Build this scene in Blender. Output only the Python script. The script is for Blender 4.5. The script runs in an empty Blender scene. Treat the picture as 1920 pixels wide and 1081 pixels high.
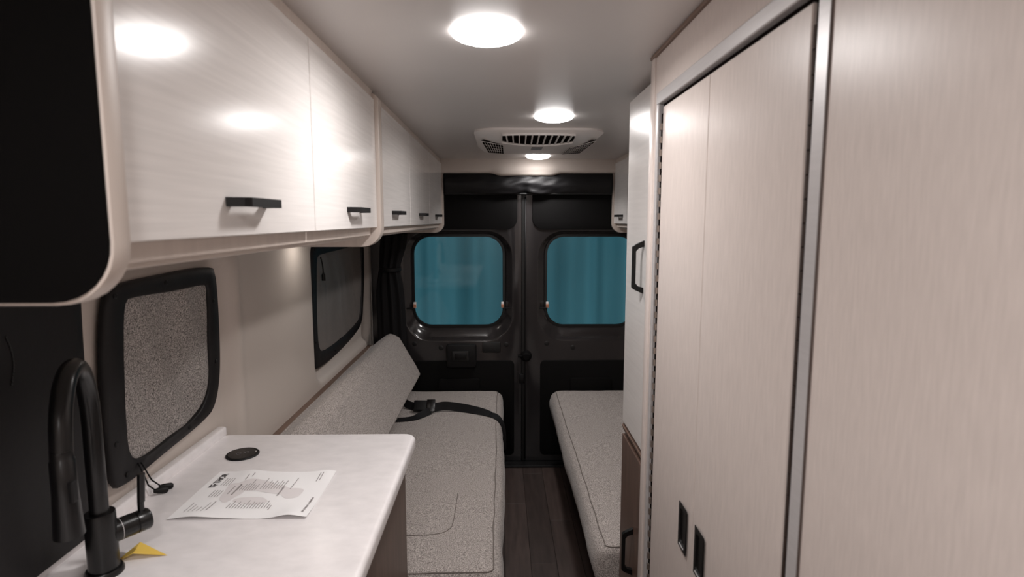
import bpy, bmesh, math, random
from math import sin, cos, pi, radians, sqrt, exp
from mathutils import Vector, Matrix, noise as mnoise

random.seed(4)
SC = bpy.context.scene
COL = SC.collection

# ------------------------------------------------------------------ camera
CAM_H = 1.525
cam_d = bpy.data.cameras.new('camera')
cam = bpy.data.objects.new('camera', cam_d)
COL.objects.link(cam)
cam_d.sensor_width = 36.0
cam_d.lens = 1083.0 / 1920.0 * 36.0
cam_d.clip_start = 0.02
cam_d.dof.use_dof = True
cam_d.dof.focus_distance = 2.2
cam_d.dof.aperture_fstop = 5.6
cam.location = (0, 0, CAM_H)
cam.rotation_euler = (radians(90 - 6.767), 0, radians(-1.05))
SC.camera = cam

# ------------------------------------------------------------------ world, exposure
w = bpy.data.worlds.new('showroom')
w.use_nodes = True
w.node_tree.nodes['Background'].inputs[0].default_value = (0.80, 0.90, 0.95, 1)
w.node_tree.nodes['Background'].inputs[1].default_value = 0.57
SC.world = w
SC.view_settings.view_transform = 'Standard'
SC.view_settings.look = 'None'
SC.view_settings.gamma = 1.0
SC.view_settings.use_curve_mapping = False
SC.view_settings.exposure = 0.27
LAMP = 13.0          # radiance of a ceiling lamp lens
LAMP_W = 4.2         # watts thrown downwards by each lamp's LED board
PUCK = 48.0          # radiance of the little light under the rear cabinet
SC.cycles.max_bounces = 8
SC.cycles.diffuse_bounces = 5
SC.cycles.caustics_reflective = False
SC.cycles.caustics_refractive = False
SC.cycles.sample_clamp_indirect = 6.0
try:
    SC.cycles.use_denoising = True
    SC.cycles.denoiser = 'OPENIMAGEDENOISE'
except Exception:
    pass

# ------------------------------------------------------------------ materials
def lin(r, g, b):
    f = lambda c: (c / 255 / 12.92) if c / 255 <= 0.04045 else ((c / 255 + 0.055) / 1.055) ** 2.4
    return (f(r), f(g), f(b), 1)

MATS = {}
def mat(name, rgb, rough=0.5, metal=0.0, spec=0.5, grain=None, bump=None, speck=None, emit=None, coat=0.0, sheen=0.0, per_object=0.0):
    """grain=(scale vec, amount, detail); bump=(scale vec, strength, distance); speck=(scale, dark rgb, light rgb)"""
    m = bpy.data.materials.new(name)
    m.use_nodes = True
    nt = m.node_tree
    N, L = nt.nodes, nt.links
    b = N['Principled BSDF']
    c = lin(*rgb)
    b.inputs['Base Color'].default_value = c
    b.inputs['Roughness'].default_value = rough
    b.inputs['Metallic'].default_value = metal
    b.inputs['Specular IOR Level'].default_value = spec
    b.inputs['Coat Weight'].default_value = coat
    b.inputs['Coat Roughness'].default_value = 0.12
    b.inputs['Sheen Weight'].default_value = sheen
    tc = N.new('ShaderNodeTexCoord')
    def noise(scale, detail=4.0, sc=1.0, rough_=0.55):
        mp = N.new('ShaderNodeMapping')
        mp.inputs['Scale'].default_value = scale
        L.new(tc.outputs['Object'], mp.inputs['Vector'])
        n = N.new('ShaderNodeTexNoise')
        n.inputs['Scale'].default_value = sc
        n.inputs['Detail'].default_value = detail
        n.inputs['Roughness'].default_value = rough_
        L.new(mp.outputs[0], n.inputs['Vector'])
        return n
    out = None
    if grain:
        n = noise(grain[0], grain[2] if len(grain) > 2 else 4.0)
        r = N.new('ShaderNodeValToRGB')
        a = grain[1]
        r.color_ramp.elements[0].position = 0.30
        r.color_ramp.elements[1].position = 0.70
        r.color_ramp.elements[0].color = tuple(x * (1 - a) for x in c[:3]) + (1,)
        r.color_ramp.elements[1].color = tuple(min(1, x * (1 + a)) for x in c[:3]) + (1,)
        L.new(n.outputs['Fac'], r.inputs[0])
        out = r.outputs[0]
    if speck:
        n = noise((1, 1, 1), 3.0, speck[0], 0.7)
        r = N.new('ShaderNodeValToRGB')
        r.color_ramp.elements[0].position = 0.34
        r.color_ramp.elements[1].position = 0.66
        r.color_ramp.elements[0].color = lin(*speck[1])
        r.color_ramp.elements[1].color = lin(*speck[2])
        L.new(n.outputs['Fac'], r.inputs[0])
        out = r.outputs[0]
    if per_object:
        oi = N.new('ShaderNodeObjectInfo')
        hs = N.new('ShaderNodeHueSaturation')
        mr = N.new('ShaderNodeMapRange')
        mr.inputs[3].default_value = 1 - per_object
        mr.inputs[4].default_value = 1 + per_object
        L.new(oi.outputs['Random'], mr.inputs[0])
        L.new(mr.outputs[0], hs.inputs['Value'])
        if out: L.new(out, hs.inputs['Color'])
        else: hs.inputs['Color'].default_value = c
        out = hs.outputs[0]
    if out: L.new(out, b.inputs['Base Color'])
    if bump:
        n = noise(bump[0], 3.0)
        bp = N.new('ShaderNodeBump')
        bp.inputs['Strength'].default_value = bump[1]
        bp.inputs['Distance'].default_value = bump[2]
        L.new(n.outputs['Fac'], bp.inputs['Height'])
        L.new(bp.outputs[0], b.inputs['Normal'])
    if emit:
        b.inputs['Emission Color'].default_value = emit[0]
        b.inputs['Emission Strength'].default_value = emit[1]
    MATS[name] = m
    return m

WHITEH = mat('white_laminate_horizontal', (226, 222, 219), 0.19, spec=0.16, grain=((5, 5, 150), 0.05), bump=((5, 5, 190), 0.025, 0.001))
WHITEV = mat('white_laminate_vertical', (222, 218, 215), 0.28, spec=0.45, grain=((60, 5, 100), 0.05), bump=((5, 5, 190), 0.04, 0.001))
BEIGEV = mat('beige_linen_laminate', (203, 192, 186), 0.34, spec=0.3, grain=((260, 260, 26), 0.065, 6.0), bump=((260, 260, 20), 0.04, 0.0008))
EDGE = mat('beige_edge_band', (202, 190, 181), 0.4, grain=((60, 60, 6), 0.05))
PLASTIC = mat('beige_moulded_plastic', (205, 195, 187), 0.42, spec=0.35, bump=((300, 300, 300), 0.04, 0.0006))
CEIL = mat('ceiling_vinyl', (205, 200, 197), 0.33, bump=((400, 400, 400), 0.06, 0.0004))
COUNTER = mat('marbled_counter', (238, 234, 234), 0.26, grain=((20, 34, 30), 0.055, 9.0))
BROWN = mat('brown_wood_laminate', (98, 77, 67), 0.42, grain=((70, 40, 5), 0.22), bump=((160, 160, 8), 0.08, 0.0006))
BROWNE = mat('brown_edge', (112, 90, 78), 0.45, grain=((40, 10, 40), 0.1))
PLANK = mat('dark_plank', (70, 58, 54), 0.45, grain=((42, 5, 10), 0.28, 6.0), bump=((110, 8, 10), 0.1, 0.0006), per_object=0.26)
GROOVE = mat('floor_groove', (38, 31, 28), 0.7)
FABRIC = mat('grey_tweed', (150, 142, 136), 0.95, spec=0.2, speck=(310, (88, 82, 79), (210, 201, 195)), bump=((330, 330, 330), 0.35, 0.0013), sheen=0.15)
SEAM = mat('seam_thread', (118, 110, 105), 0.9, spec=0.2)
BLACK = mat('black_vinyl', (24, 22, 23), 0.5, spec=0.3, bump=((30, 30, 30), 0.15, 0.004))
BLACKF = mat('black_fabric', (15, 14, 16), 0.7, spec=0.25, bump=((60, 60, 60), 0.2, 0.003))
BLINDF = mat('black_blind_cloth', (15, 14, 16), 0.52, spec=0.35, bump=((60, 60, 60), 0.2, 0.003))
BLACKM = mat('matte_black_metal', (12, 11, 12), 0.28, spec=0.45)
BLACKH = mat('black_handle', (12, 10, 10), 0.5, spec=0.3)
BLACKP = mat('black_plastic', (12, 11, 12), 0.55, spec=0.3)
DARKPNL = mat('dark_trim_panel', (10, 9, 9), 0.75, spec=0.15, bump=((220, 220, 220), 0.2, 0.001))
PAINT = mat('dark_grey_paint', (40, 38, 39), 0.13, spec=0.45, coat=0.5)
RUBBER = mat('black_rubber', (9, 9, 9), 0.5)
ALU = mat('satin_aluminium', (190, 187, 187), 0.38, metal=0.25, grain=((8, 8, 200), 0.04))
HINGE = mat('hinge_metal', (150, 138, 130), 0.35, metal=0.8)
HINGED = mat('bronze_hinge', (62, 50, 45), 0.5, metal=0.4)
DARKFACE = mat('black_end_laminate', (8, 7, 7), 0.7, spec=0.06)
SEALB = mat('brown_seal', (84, 72, 67), 0.7, spec=0.2)
GAP = mat('dark_gap', (26, 21, 20), 0.9, spec=0.0)
SHADEF = mat('grey_speckled_fabric', (130, 124, 120), 0.6, speck=(330, (22, 21, 21), (205, 198, 193)), bump=((14, 14, 14), 0.4, 0.012))
SHADED = mat('smooth_grey_fabric', (120, 115, 111), 0.42, bump=((18, 18, 5), 0.35, 0.008), speck=(700, (108, 103, 100), (134, 128, 124)))
WHITEP = mat('white_plastic', (224, 219, 216), 0.35)
GREYP = mat('grey_plastic', (120, 118, 120), 0.4)
LENS = mat('lamp_lens', (250, 248, 245), 0.4, emit=((1.0, 0.962, 0.948, 1), LAMP))
PUCKL = mat('puck_lens', (250, 248, 245), 0.4, emit=((1.0, 0.93, 0.86, 1), PUCK))
PAPER = mat('white_paper', (247, 246, 246), 0.7)
INK = mat('black_ink', (46, 40, 42), 0.7)
INKG = mat('grey_ink', (150, 143, 143), 0.7)
INKP = mat('pale_print', (228, 223, 223), 0.7)
YELLOW = mat('yellow_paper', (226, 190, 84), 0.7)
PADTOP = mat('glossy_black', (6, 6, 7), 0.10, spec=0.25)
TEAL = mat('teal_curtain', (92, 146, 156), 0.8, grain=((5, 5, 0.6), 0.10, 3.0))
ORANGE = mat('clip_copper', (190, 130, 100), 0.4)

def glass_mat():
    m = bpy.data.materials.new('tinted_glass')
    m.use_nodes = True
    nt = m.node_tree
    N, L = nt.nodes, nt.links
    for n in list(N): N.remove(n)
    o = N.new('ShaderNodeOutputMaterial')
    t = N.new('ShaderNodeBsdfTransparent')
    t.inputs[0].default_value = (0.80, 0.90, 0.92, 1)
    g = N.new('ShaderNodeBsdfGlossy')
    g.inputs['Roughness'].default_value = 0.03
    fr = N.new('ShaderNodeFresnel')
    fr.inputs[0].default_value = 1.35
    mx = N.new('ShaderNodeMixShader')
    L.new(fr.outputs[0], mx.inputs[0]); L.new(t.outputs[0], mx.inputs[1]); L.new(g.outputs[0], mx.inputs[2])
    L.new(mx.outputs[0], o.inputs[0])
    return m
GLASS = glass_mat()

# ------------------------------------------------------------------ object helpers
ORG = {}
def thing(name, label, cat, base, group=None, kind=None):
    o = bpy.data.objects.new(name, None)
    o.empty_display_size = 0.05
    o.location = base
    COL.objects.link(o)
    if label: o['label'] = label
    if cat: o['category'] = cat
    if group: o['group'] = group
    if kind: o['kind'] = kind
    ORG[o.name] = Vector(base)
    return o

def put(name, bm, m, parent=None, label=None, cat=None, group=None, kind=None, smooth=None, base=None):
    """link a bmesh (world coordinates) as one object; vertices are stored relative to the thing's base"""
    org = ORG[parent.name] if parent is not None else Vector(base or (0, 0, 0))
    bmesh.ops.translate(bm, verts=bm.verts, vec=-org)
    bmesh.ops.recalc_face_normals(bm, faces=bm.faces)
    me = bpy.data.meshes.new(name)
    bm.to_mesh(me); bm.free()
    me.materials.append(m)
    if smooth is not None:
        me.polygons.foreach_set('use_smooth', [True] * len(me.polygons))
        if smooth < 180:
            try: me.set_sharp_from_angle(angle=radians(smooth))
            except Exception: pass
    o = bpy.data.objects.new(name, me)
    COL.objects.link(o)
    if parent is not None: o.parent = parent
    else: o.location = org
    ORG[o.name] = org
    if label: o['label'] = label
    if cat: o['category'] = cat
    if group: o['group'] = group
    if kind: o['kind'] = kind
    return o

def inst(name, me, parent, loc, rot=None, scale=None):
    o = bpy.data.objects.new(name, me)
    COL.objects.link(o)
    o.parent = parent
    o.location = Vector(loc) - ORG[parent.name]
    if rot: o.rotation_euler = rot
    if scale: o.scale = scale
    ORG[o.name] = ORG[parent.name]
    return o

# ------------------------------------------------------------------ mesh helpers
def box(x0, x1, y0, y1, z0, z1, r=0.0, seg=2, bm=None):
    b = bmesh.new()
    bmesh.ops.create_cube(b, size=1.0)
    for v in b.verts:
        v.co = Vector(((x0 + x1) / 2 + v.co.x * (x1 - x0), (y0 + y1) / 2 + v.co.y * (y1 - y0), (z0 + z1) / 2 + v.co.z * (z1 - z0)))
    if r > 0:
        bmesh.ops.bevel(b, geom=list(b.edges), offset=r, segments=seg, profile=0.5, affect='EDGES')
    if bm is None: return b
    return merge(bm, b)

def merge(a, b):
    me = bpy.data.meshes.new('tmp'); b.to_mesh(me); b.free()
    a.from_mesh(me); bpy.data.meshes.remove(me)
    return a

def loft(rings, cap0=True, cap1=True, closed=True, bm=None):
    b = bm or bmesh.new()
    vs = [[b.verts.new(p) for p in r] for r in rings]
    n = len(rings[0])
    for i in range(len(vs) - 1):
        for k in range(n if closed else n - 1):
            a, c = vs[i], vs[i + 1]
            try: b.faces.new((a[k], a[(k + 1) % n], c[(k + 1) % n], c[k]))
            except ValueError: pass
    if cap0: b.faces.new(list(reversed(vs[0])))
    if cap1: b.faces.new(vs[-1])
    return b

def rrect(a0, a1, b0, b1, r, n=8):
    """rounded rectangle outline, anticlockwise, as (a,b) pairs; r one radius or four (from corner a1,b1 on)"""
    rs = r if isinstance(r, (list, tuple)) else [r] * 4
    pts = []
    for (ca, cb, rr, t0) in ((a1, b1, rs[0], 0), (a0, b1, rs[1], 90), (a0, b0, rs[2], 180), (a1, b0, rs[3], 270)):
        sa = -1 if ca == a1 else 1
        sb = -1 if cb == b1 else 1
        for k in range(n + 1):
            t = radians(t0 + 90 * k / n)
            pts.append((ca + sa * rr + rr * cos(t), cb + sb * rr + rr * sin(t)))
    return pts

def prism(pts, axis, lo, hi, r=0.0, seg=2):
    """extrude a 2-D outline along an axis; axis x:(y,z) y:(x,z) z:(x,y)"""
    def P(a, b, t):
        return {'x': (t, a, b), 'y': (a, t, b), 'z': (a, b, t)}[axis]
    b = loft([[P(a, c, lo) for a, c in pts], [P(a, c, hi) for a, c in pts]])
    if r > 0:
        bmesh.ops.recalc_face_normals(b, faces=b.faces)
        es = [e for e in b.edges if len(e.link_faces) == 2 and any(len(f.verts) > 4 or True for f in e.link_faces) and e.calc_face_angle(0) > radians(50)]
        bmesh.ops.bevel(b, geom=es, offset=r, segments=seg, profile=0.5, affect='EDGES')
    return b

def cyl(p0, p1, r0, r1=None, n=24, cap=True, bm=None):
    p0, p1 = Vector(p0), Vector(p1)
    r1 = r0 if r1 is None else r1
    d = (p1 - p0).normalized()
    u = d.orthogonal().normalized(); v = d.cross(u)
    R = [[p + (u * cos(2 * pi * k / n) + v * sin(2 * pi * k / n)) * r for k in range(n)] for p, r in ((p0, r0), (p1, r1))]
    return loft(R, cap, cap, True, bm)

def lathe(c, prof, axis=(0, 0, 1), n=32, bm=None):
    """prof: (radius, distance along axis)"""
    c, d = Vector(c), Vector(axis).normalized()
    u = d.orthogonal().normalized(); v = d.cross(u)
    R = [[c + d * h + (u * cos(2 * pi * k / n) + v * sin(2 * pi * k / n)) * max(r, 1e-5) for k in range(n)] for r, h in prof]
    return loft(R, True, True, True, bm)

def tube(path, radii, n=16, cap=True, bm=None):
    P = [Vector(p) for p in path]
    if not isinstance(radii, (list, tuple)): radii = [radii] * len(P)
    T = []
    for i in range(len(P)):
        a = P[max(0, i - 1)]; c = P[min(len(P) - 1, i + 1)]
        T.append((c - a).normalized())
    u = T[0].orthogonal().normalized()
    R = []
    for i, p in enumerate(P):
        u = (u - T[i] * u.dot(T[i])).normalized()
        v = T[i].cross(u)
        R.append([p + (u * cos(2 * pi * k / n) + v * sin(2 * pi * k / n)) * radii[i] for k in range(n)])
    return loft(R, cap, cap, True, bm)

def ribbon(path, width_dirs, width, thick, bm=None):
    """flat strap: path points, width direction for each point"""
    P = [Vector(p) for p in path]
    R = []
    for i, p in enumerate(P):
        t = (P[min(len(P) - 1, i + 1)] - P[max(0, i - 1)]).normalized()
        wd = Vector(width_dirs[i]); wd = (wd - t * wd.dot(t)).normalized()
        n = t.cross(wd)
        h = width[i] / 2 if isinstance(width, (list, tuple)) else width / 2
        R.append([p + wd * h + n * thick / 2, p - wd * h + n * thick / 2, p - wd * h - n * thick / 2, p + wd * h - n * thick / 2])
    return loft(R, True, True, True, bm)

def spline(pts, m=8):
    P = [Vector(p) for p in pts]
    Q = [P[0] * 2 - P[1]] + P + [P[-1] * 2 - P[-2]]
    out = []
    for i in range(1, len(Q) - 2):
        p0, p1, p2, p3 = Q[i - 1:i + 3]
        for k in range(m):
            t = k / m
            out.append(0.5 * ((2 * p1) + (p2 - p0) * t + (2 * p0 - 5 * p1 + 4 * p2 - p3) * t * t + (3 * p1 - p0 - 3 * p2 + p3) * t ** 3))
    out.append(P[-1])
    return out

def axis_samples(a0, a1, r, mid):
    e = [r * (1 - cos(t * pi / 2 / 4)) for t in range(5)]
    L = [a0 + x for x in e]
    n = max(1, int((a1 - a0 - 2 * r) / mid))
    L += [a0 + r + (a1 - a0 - 2 * r) * k / n for k in range(1, n)]
    L += [a1 - x for x in reversed(e)]
    return L

def soft_box(x0, x1, y0, y1, z0, z1, r, mid=0.05, warp=None):
    """rounded upholstered block; warp(p, normal) gives the final point"""
    A = [axis_samples(x0, x1, r, mid), axis_samples(y0, y1, r, mid), axis_samples(z0, z1, r, mid)]
    lo, hi = (x0, y0, z0), (x1, y1, z1)
    bm = bmesh.new(); vd = {}
    def V(i, j, k):
        key = (i, j, k)
        if key not in vd:
            p = Vector((A[0][i], A[1][j], A[2][k]))
            q = Vector([min(max(p[t], lo[t] + r), hi[t] - r) for t in range(3)])
            d = p - q
            if d.length > 1e-9:
                nrm = d.normalized(); p2 = q + nrm * r
            else:
                nrm = Vector((0, 0, 1)); p2 = p
            if warp: p2 = warp(p2, nrm)
            vd[key] = bm.verts.new(p2)
        return vd[key]
    nx, ny, nz = (len(a) - 1 for a in A)
    for i in range(nx):
        for j in range(ny):
            for k in (0, nz): bm.faces.new((V(i, j, k), V(i + 1, j, k), V(i + 1, j + 1, k), V(i, j + 1, k)))
    for i in range(nx):
        for k in range(nz):
            for j in (0, ny): bm.faces.new((V(i, j, k), V(i + 1, j, k), V(i + 1, j, k + 1), V(i, j, k + 1)))
    for j in range(ny):
        for k in range(nz):
            for i in (0, nx): bm.faces.new((V(i, j, k), V(i, j + 1, k), V(i, j + 1, k + 1), V(i, j, k + 1)))
    return bm

def sheet(fn, nu, nv, thick, nrm):
    """two-sided thin sheet: fn(u,v)->point, thickness along nrm"""
    bm = bmesh.new(); nrm = Vector(nrm)
    T = [[bm.verts.new(Vector(fn(i / nu, j / nv))) for j in range(nv + 1)] for i in range(nu + 1)]
    B = [[bm.verts.new(T[i][j].co - nrm * thick) for j in range(nv + 1)] for i in range(nu + 1)]
    for i in range(nu):
        for j in range(nv):
            bm.faces.new((T[i][j], T[i + 1][j], T[i + 1][j + 1], T[i][j + 1]))
            bm.faces.new((B[i][j], B[i][j + 1], B[i + 1][j + 1], B[i + 1][j]))
    for i in range(nu):
        bm.faces.new((T[i][0], B[i][0], B[i + 1][0], T[i + 1][0])); bm.faces.new((T[i][nv], T[i + 1][nv], B[i + 1][nv], B[i][nv]))
    for j in range(nv):
        bm.faces.new((T[0][j], T[0][j + 1], B[0][j + 1], B[0][j])); bm.faces.new((T[nu][j], B[nu][j], B[nu][j + 1], T[nu][j + 1]))
    return bm

def sm(a, b, x):
    t = min(1, max(0, (x - a) / (b - a)))
    return t * t * (3 - 2 * t)

# ================================================================== SETTING
ZC = 1.88                    # ceiling height
XL, XR = -0.825, 1.09        # side walls
YF, YB = -1.5, 3.50          # front end of the modelled room, rear doors

floor = put('floor', box(XL, XR, YF, 3.56, -0.05, -0.006), GROOVE, kind='structure', label='dark brown wood plank floor of the narrow aisle')
PW, PL = 0.116, 0.92
plank_me = None
row = 0
x = -0.335
while x < 0.42:
    off = (row * 0.37) % PL
    y = -0.9 + off - PL
    while y < 3.425:
        ya, yb = max(y, YF + 0.02), min(y + PL, 3.425)
        if yb - ya > 0.05:
            put('plank', box(x + 0.0008, x + PW - 0.0008, ya + 0.0008, yb - 0.0008, -0.006, 0.0, 0.0006, 1), PLANK, floor)
        y += PL
    x += PW; row += 1
put('threshold_strip', box(-0.4, 0.6, 3.425, 3.56, -0.006, 0.012, 0.004), BLACKP, floor)

put('ceiling', box(-0.80, XR, YF, 3.60, ZC, ZC + 0.03), CEIL, kind='structure', label='pale grey ceiling panel with round lamps and air conditioner')

def left_wall():
    bm = bmesh.new()
    Ys = [YF + (3.56 - YF) * k / 280 for k in range(281)]
    Zs = [1.95 * k / 110 for k in range(111)]
    def X(y, z):
        d = 0.0
        for (ya, yb, za, zb, r) in ((1.03, 1.70, 0.80, 1.435, 0.10), (2.44, 3.44, 0.815, 1.47, 0.09)):
            qy = max(abs(y - (ya + yb) / 2) - (yb - ya) / 2 + r, 0); qz = max(abs(z - (za + zb) / 2) - (zb - za) / 2 + r, 0)
            s = sqrt(qy * qy + qz * qz) - r
            d = max(d, 1 - sm(-0.016, 0.008, s))
        rib = 0.008 * exp(-((y - 1.735) / 0.02) ** 2)
        rib2 = 0.008 * sm(3.455, 3.475, y)
        return -0.797 - 0.030 * d + rib + rib2
    V = [[bm.verts.new((X(y, z), y, z)) for z in Zs] for y in Ys]
    for i in range(280):
        for j in range(110):
            bm.faces.new((V[i][j], V[i + 1][j], V[i + 1][j + 1], V[i][j + 1]))
    # outer skin so that the wall has body
    q = [bm.verts.new((XL - 0.06, y, z)) for y, z in ((YF, 0), (3.56, 0), (3.56, 1.95), (YF, 1.95))]
    bm.faces.new(q)
    return bm
put('wall_left', left_wall(), PLASTIC, kind='structure', smooth=180, label='beige moulded side wall with recessed window pockets')
put('wall_right', box(XR - 0.01, XR + 0.03, YF, 3.56, 0, 1.95), PLASTIC, kind='structure', label='beige moulded side wall behind the right bench')
put('wall_added_front', box(XL - 0.06, XR + 0.03, YF - 0.03, YF, 0, 1.95), PLASTIC, kind='structure', label='beige unseen wall added behind the viewer to close the van against outside light')  # stands in place of the cab, added to keep outside light out

# wooden ledge behind the left bench
put('trim_1', box(-0.80, -0.762, 1.63, 3.40, 0.752, 0.785, 0.003), BROWNE, kind='structure', label='brown wood ledge along the left wall behind the bolster')
# header over the rear doors
def header():
    R = []
    for k in range(61):
        xx = -0.60 + 1.50 * k / 60
        dip = 0.016 * (sm(-0.07, 0.0, xx) - sm(0.29, 0.36, xx)) - 0.0
        zb = 1.797 - dip
        out = 0.014 * (sm(-0.07, 0.0, xx) - sm(0.29, 0.36, xx))
        R.append([(xx, 3.50, ZC), (xx, 3.455, ZC), (xx, 3.448 - out * 0.4, 1.855), (xx, 3.442 - out, 1.825), (xx, 3.442 - out, zb + 0.014), (xx, 3.450 - out, zb + 0.003), (xx, 3.462 - out, zb), (xx, 3.50, zb)])
    return loft(R)
put('trim_2', header(), PLASTIC, kind='structure', smooth=40, label='beige moulded header strip above the rear doors')

# ------------------------------------------------------------------ rear doors
SEAMX = 0.135
def rear_door(name, xa, xb, wx0, wx1, label, mirror):
    d = thing(name, label, None, ((xa + xb) / 2, YB, 0), kind='structure')
    wz0, wz1 = 0.878, 1.425
    n = 8
    def ring(o_l, o_r, o_b, o_t, rad, yy):
        return [(a, yy, b) for a, b in rrect(wx0 - o_l, wx1 + o_r, wz0 - o_b, wz1 + o_t, rad, n)]
    outer = [(a, YB, b) for a, b in rrect(xa, xb, 0.015, 1.86, 0.004, n)]
    rings = [[(p[0], YB + 0.06, p[2]) for p in outer], outer,
             ring(0.062, 0.062, 0.100, 0.040, 0.165, YB),
             ring(0.052, 0.052, 0.085, 0.034, 0.155, YB + 0.004),
             ring(0.040, 0.040, 0.070, 0.028, 0.145, YB + 0.020),
             ring(0.024, 0.024, 0.040, 0.020, 0.130, YB + 0.026),
             ring(0.012, 0.012, 0.014, 0.012, 0.118, YB + 0.040),
             ring(0.010, 0.010, 0.012, 0.010, 0.116, YB + 0.060)]
    put('frame', loft(rings, False, False), PAINT, d, smooth=35)
    sl = loft([ring(0.014, 0.014, 0.016, 0.014, 0.12, YB + 0.036), ring(0.0, 0.0, 0.0, 0.0, 0.105, YB + 0.034),
               ring(-0.002, -0.002, -0.002, -0.002, 0.103, YB + 0.040), ring(0.0, 0.0, 0.0, 0.0, 0.105, YB + 0.058)], False, False)
    put('seal', sl, RUBBER, d, smooth=40)
    g = loft([ring(0.004, 0.004, 0.004, 0.004, 0.11, YB + 0.046), ring(0.004, 0.004, 0.004, 0.004, 0.11, YB + 0.050)])
    put('pane', g, GLASS, d)
    # upper and lower trim panels
    s = -1 if mirror else 1     # +1: seam on the right
    if not mirror: ua, ub, rr = xa + 0.02, SEAMX - 0.040, [0.01, 0.01, 0.01, 0.065]
    else: ua, ub, rr = SEAMX + 0.052, xb - 0.02, [0.01, 0.01, 0.065, 0.01]
    put('upper_panel', prism(rrect(ua, ub, 1.468, 1.84, rr, 6), 'y', YB - 0.010, YB + 0.003, 0.003), DARKPNL, d, smooth=40)
    if not mirror: la, lb = xa + 0.03, SEAMX - 0.058
    else: la, lb = SEAMX + 0.105, xb - 0.03
    lp = put('lower_panel', prism(rrect(la, lb, 0.055, 0.662, 0.03, 6), 'y', YB - 0.012, YB + 0.003, 0.004), DARKPNL, d, smooth=40)
    mx = (wx0 + wx1) / 2
    put('map_pocket', prism(rrect(mx - 0.13, mx + 0.13, 0.40, 0.555, 0.02, 5), 'y', YB - 0.026, YB - 0.010, 0.006), DARKPNL, lp, smooth=40)
    for px, pz in ((wx0 - 0.0, 0.768), (wx1 + 0.02, 0.762), (mx - 0.11, 0.742)):
        put('screw_hole', lathe((px, YB - 0.0015, pz), [(0.004, 0.0), (0.012, 0.0), (0.015, 0.0015), (0.016, 0.004)], (0, 1, 0), 16), RUBBER, d, smooth=40)
    for sx in (wx0 + 0.003, wx1 - 0.003):
        c = put('window_clip', box(sx - 0.008, sx + 0.008, YB + 0.012, YB + 0.040, 0.986, 1.024, 0.003), WHITEP, d, smooth=40)
        put('clip_end', box(sx - 0.0085, sx + 0.0085, YB + 0.008, YB + 0.014, 0.992, 1.012, 0.002), ORANGE, c)
        dx = -0.05 if sx < mx else 0.05
        put('clip_arm', box(min(sx, sx + dx), max(sx, sx + dx), YB + 0.008, YB + 0.016, 0.982, 0.990, 0.002), BLACKP, c)
    return d, mx
dl, mxl = rear_door('door_1', XL - 0.02, SEAMX - 0.014, -0.535, 0.009, 'dark grey rear door with teal-lit window above the left bench', False)
dr, mxr = rear_door('door_2', SEAMX + 0.014, XR + 0.03, 0.279, 0.822, 'dark grey rear door with window partly hidden by the tall cabinet', True)
# inner handle box and slot on the left door
hb = put('handle_box', prism(rrect(-0.338, -0.155, 0.625, 0.770, 0.018, 6), 'y', YB - 0.035, YB - 0.002, 0.008), BLACKP, dl, smooth=40)
put('pull_recess', prism(rrect(-0.305, -0.200, 0.668, 0.730, 0.008, 5), 'y', YB - 0.040, YB - 0.030, 0.004), RUBBER, hb, smooth=40)
put('pull_lever', box(-0.285, -0.215, YB - 0.047, YB - 0.038, 0.678, 0.716, 0.004), BLACKH, hb, smooth=40)
put('switch_plate', prism(rrect(-0.118, -0.006, 0.712, 0.778, 0.006, 4), 'y', YB - 0.008, YB + 0.002, 0.003), RUBBER, dl, smooth=40)
# centre gap: rubber strip, latch
st = put('trim_3', box(SEAMX - 0.013, SEAMX + 0.013, YB - 0.006, YB + 0.05, 0.015, 1.72, 0.004), RUBBER, kind='structure', label='black rubber seal strip between the two rear doors')
put('seal_bead', tube([(SEAMX + 0.010, YB - 0.008, z) for z in (0.03, 0.4, 0.8, 1.2, 1.66)], 0.005, 10), BLACKP, st, smooth=180)
lt = put('latch_knob', lathe((SEAMX + 0.016, YB - 0.004, 0.690), [(0.001, -0.030), (0.018, -0.030), (0.024, -0.024), (0.024, -0.012), (0.034, -0.008), (0.036, 0.0)], (0, 1, 0), 24), DARKPNL, dr, smooth=40)
put('latch_pin', cyl((SEAMX - 0.035, YB - 0.012, 0.690), (SEAMX + 0.012, YB - 0.012, 0.690), 0.007), DARKPNL, lt, smooth=40)
put('lock_block', box(SEAMX - 0.028, SEAMX + 0.004, YB - 0.020, YB + 0.01, 0.52, 0.58, 0.005), BLACKP, dl, smooth=40)

# ------------------------------------------------------------------ wet bath partition with bifold door on the right
BX = 0.335
bath = thing('wall_bath', 'beige linen-look partition enclosing the bathroom beside the aisle', None, (BX + 0.35, 0.4, 0), kind='structure')
put('near_panel', box(BX, BX + 0.02, YF, 0.606, 0, ZC - 0.002), BEIGEV, bath)
put('header_panel', box(BX, BX + 0.02, 0.606, 1.285, 1.782, ZC - 0.002), BEIGEV, bath)
put('corner_stile', box(BX, BX + 0.02, 1.252, 1.300, 0, 1.782), BEIGEV, bath)
put('corner_moulding', box(BX - 0.004, BX + 0.012, 1.285, 1.318, 0, ZC - 0.001, 0.004), BEIGEV, bath, smooth=40)
put('end_panel', box(BX + 0.012, XR, 1.296, 1.316, 0, ZC - 0.001), BEIGEV, bath)
put('ceiling_moulding', box(BX - 0.006, BX + 0.002, YF, 1.318, ZC - 0.009, ZC - 0.0005, 0.002), BROWNE, bath)

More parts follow.
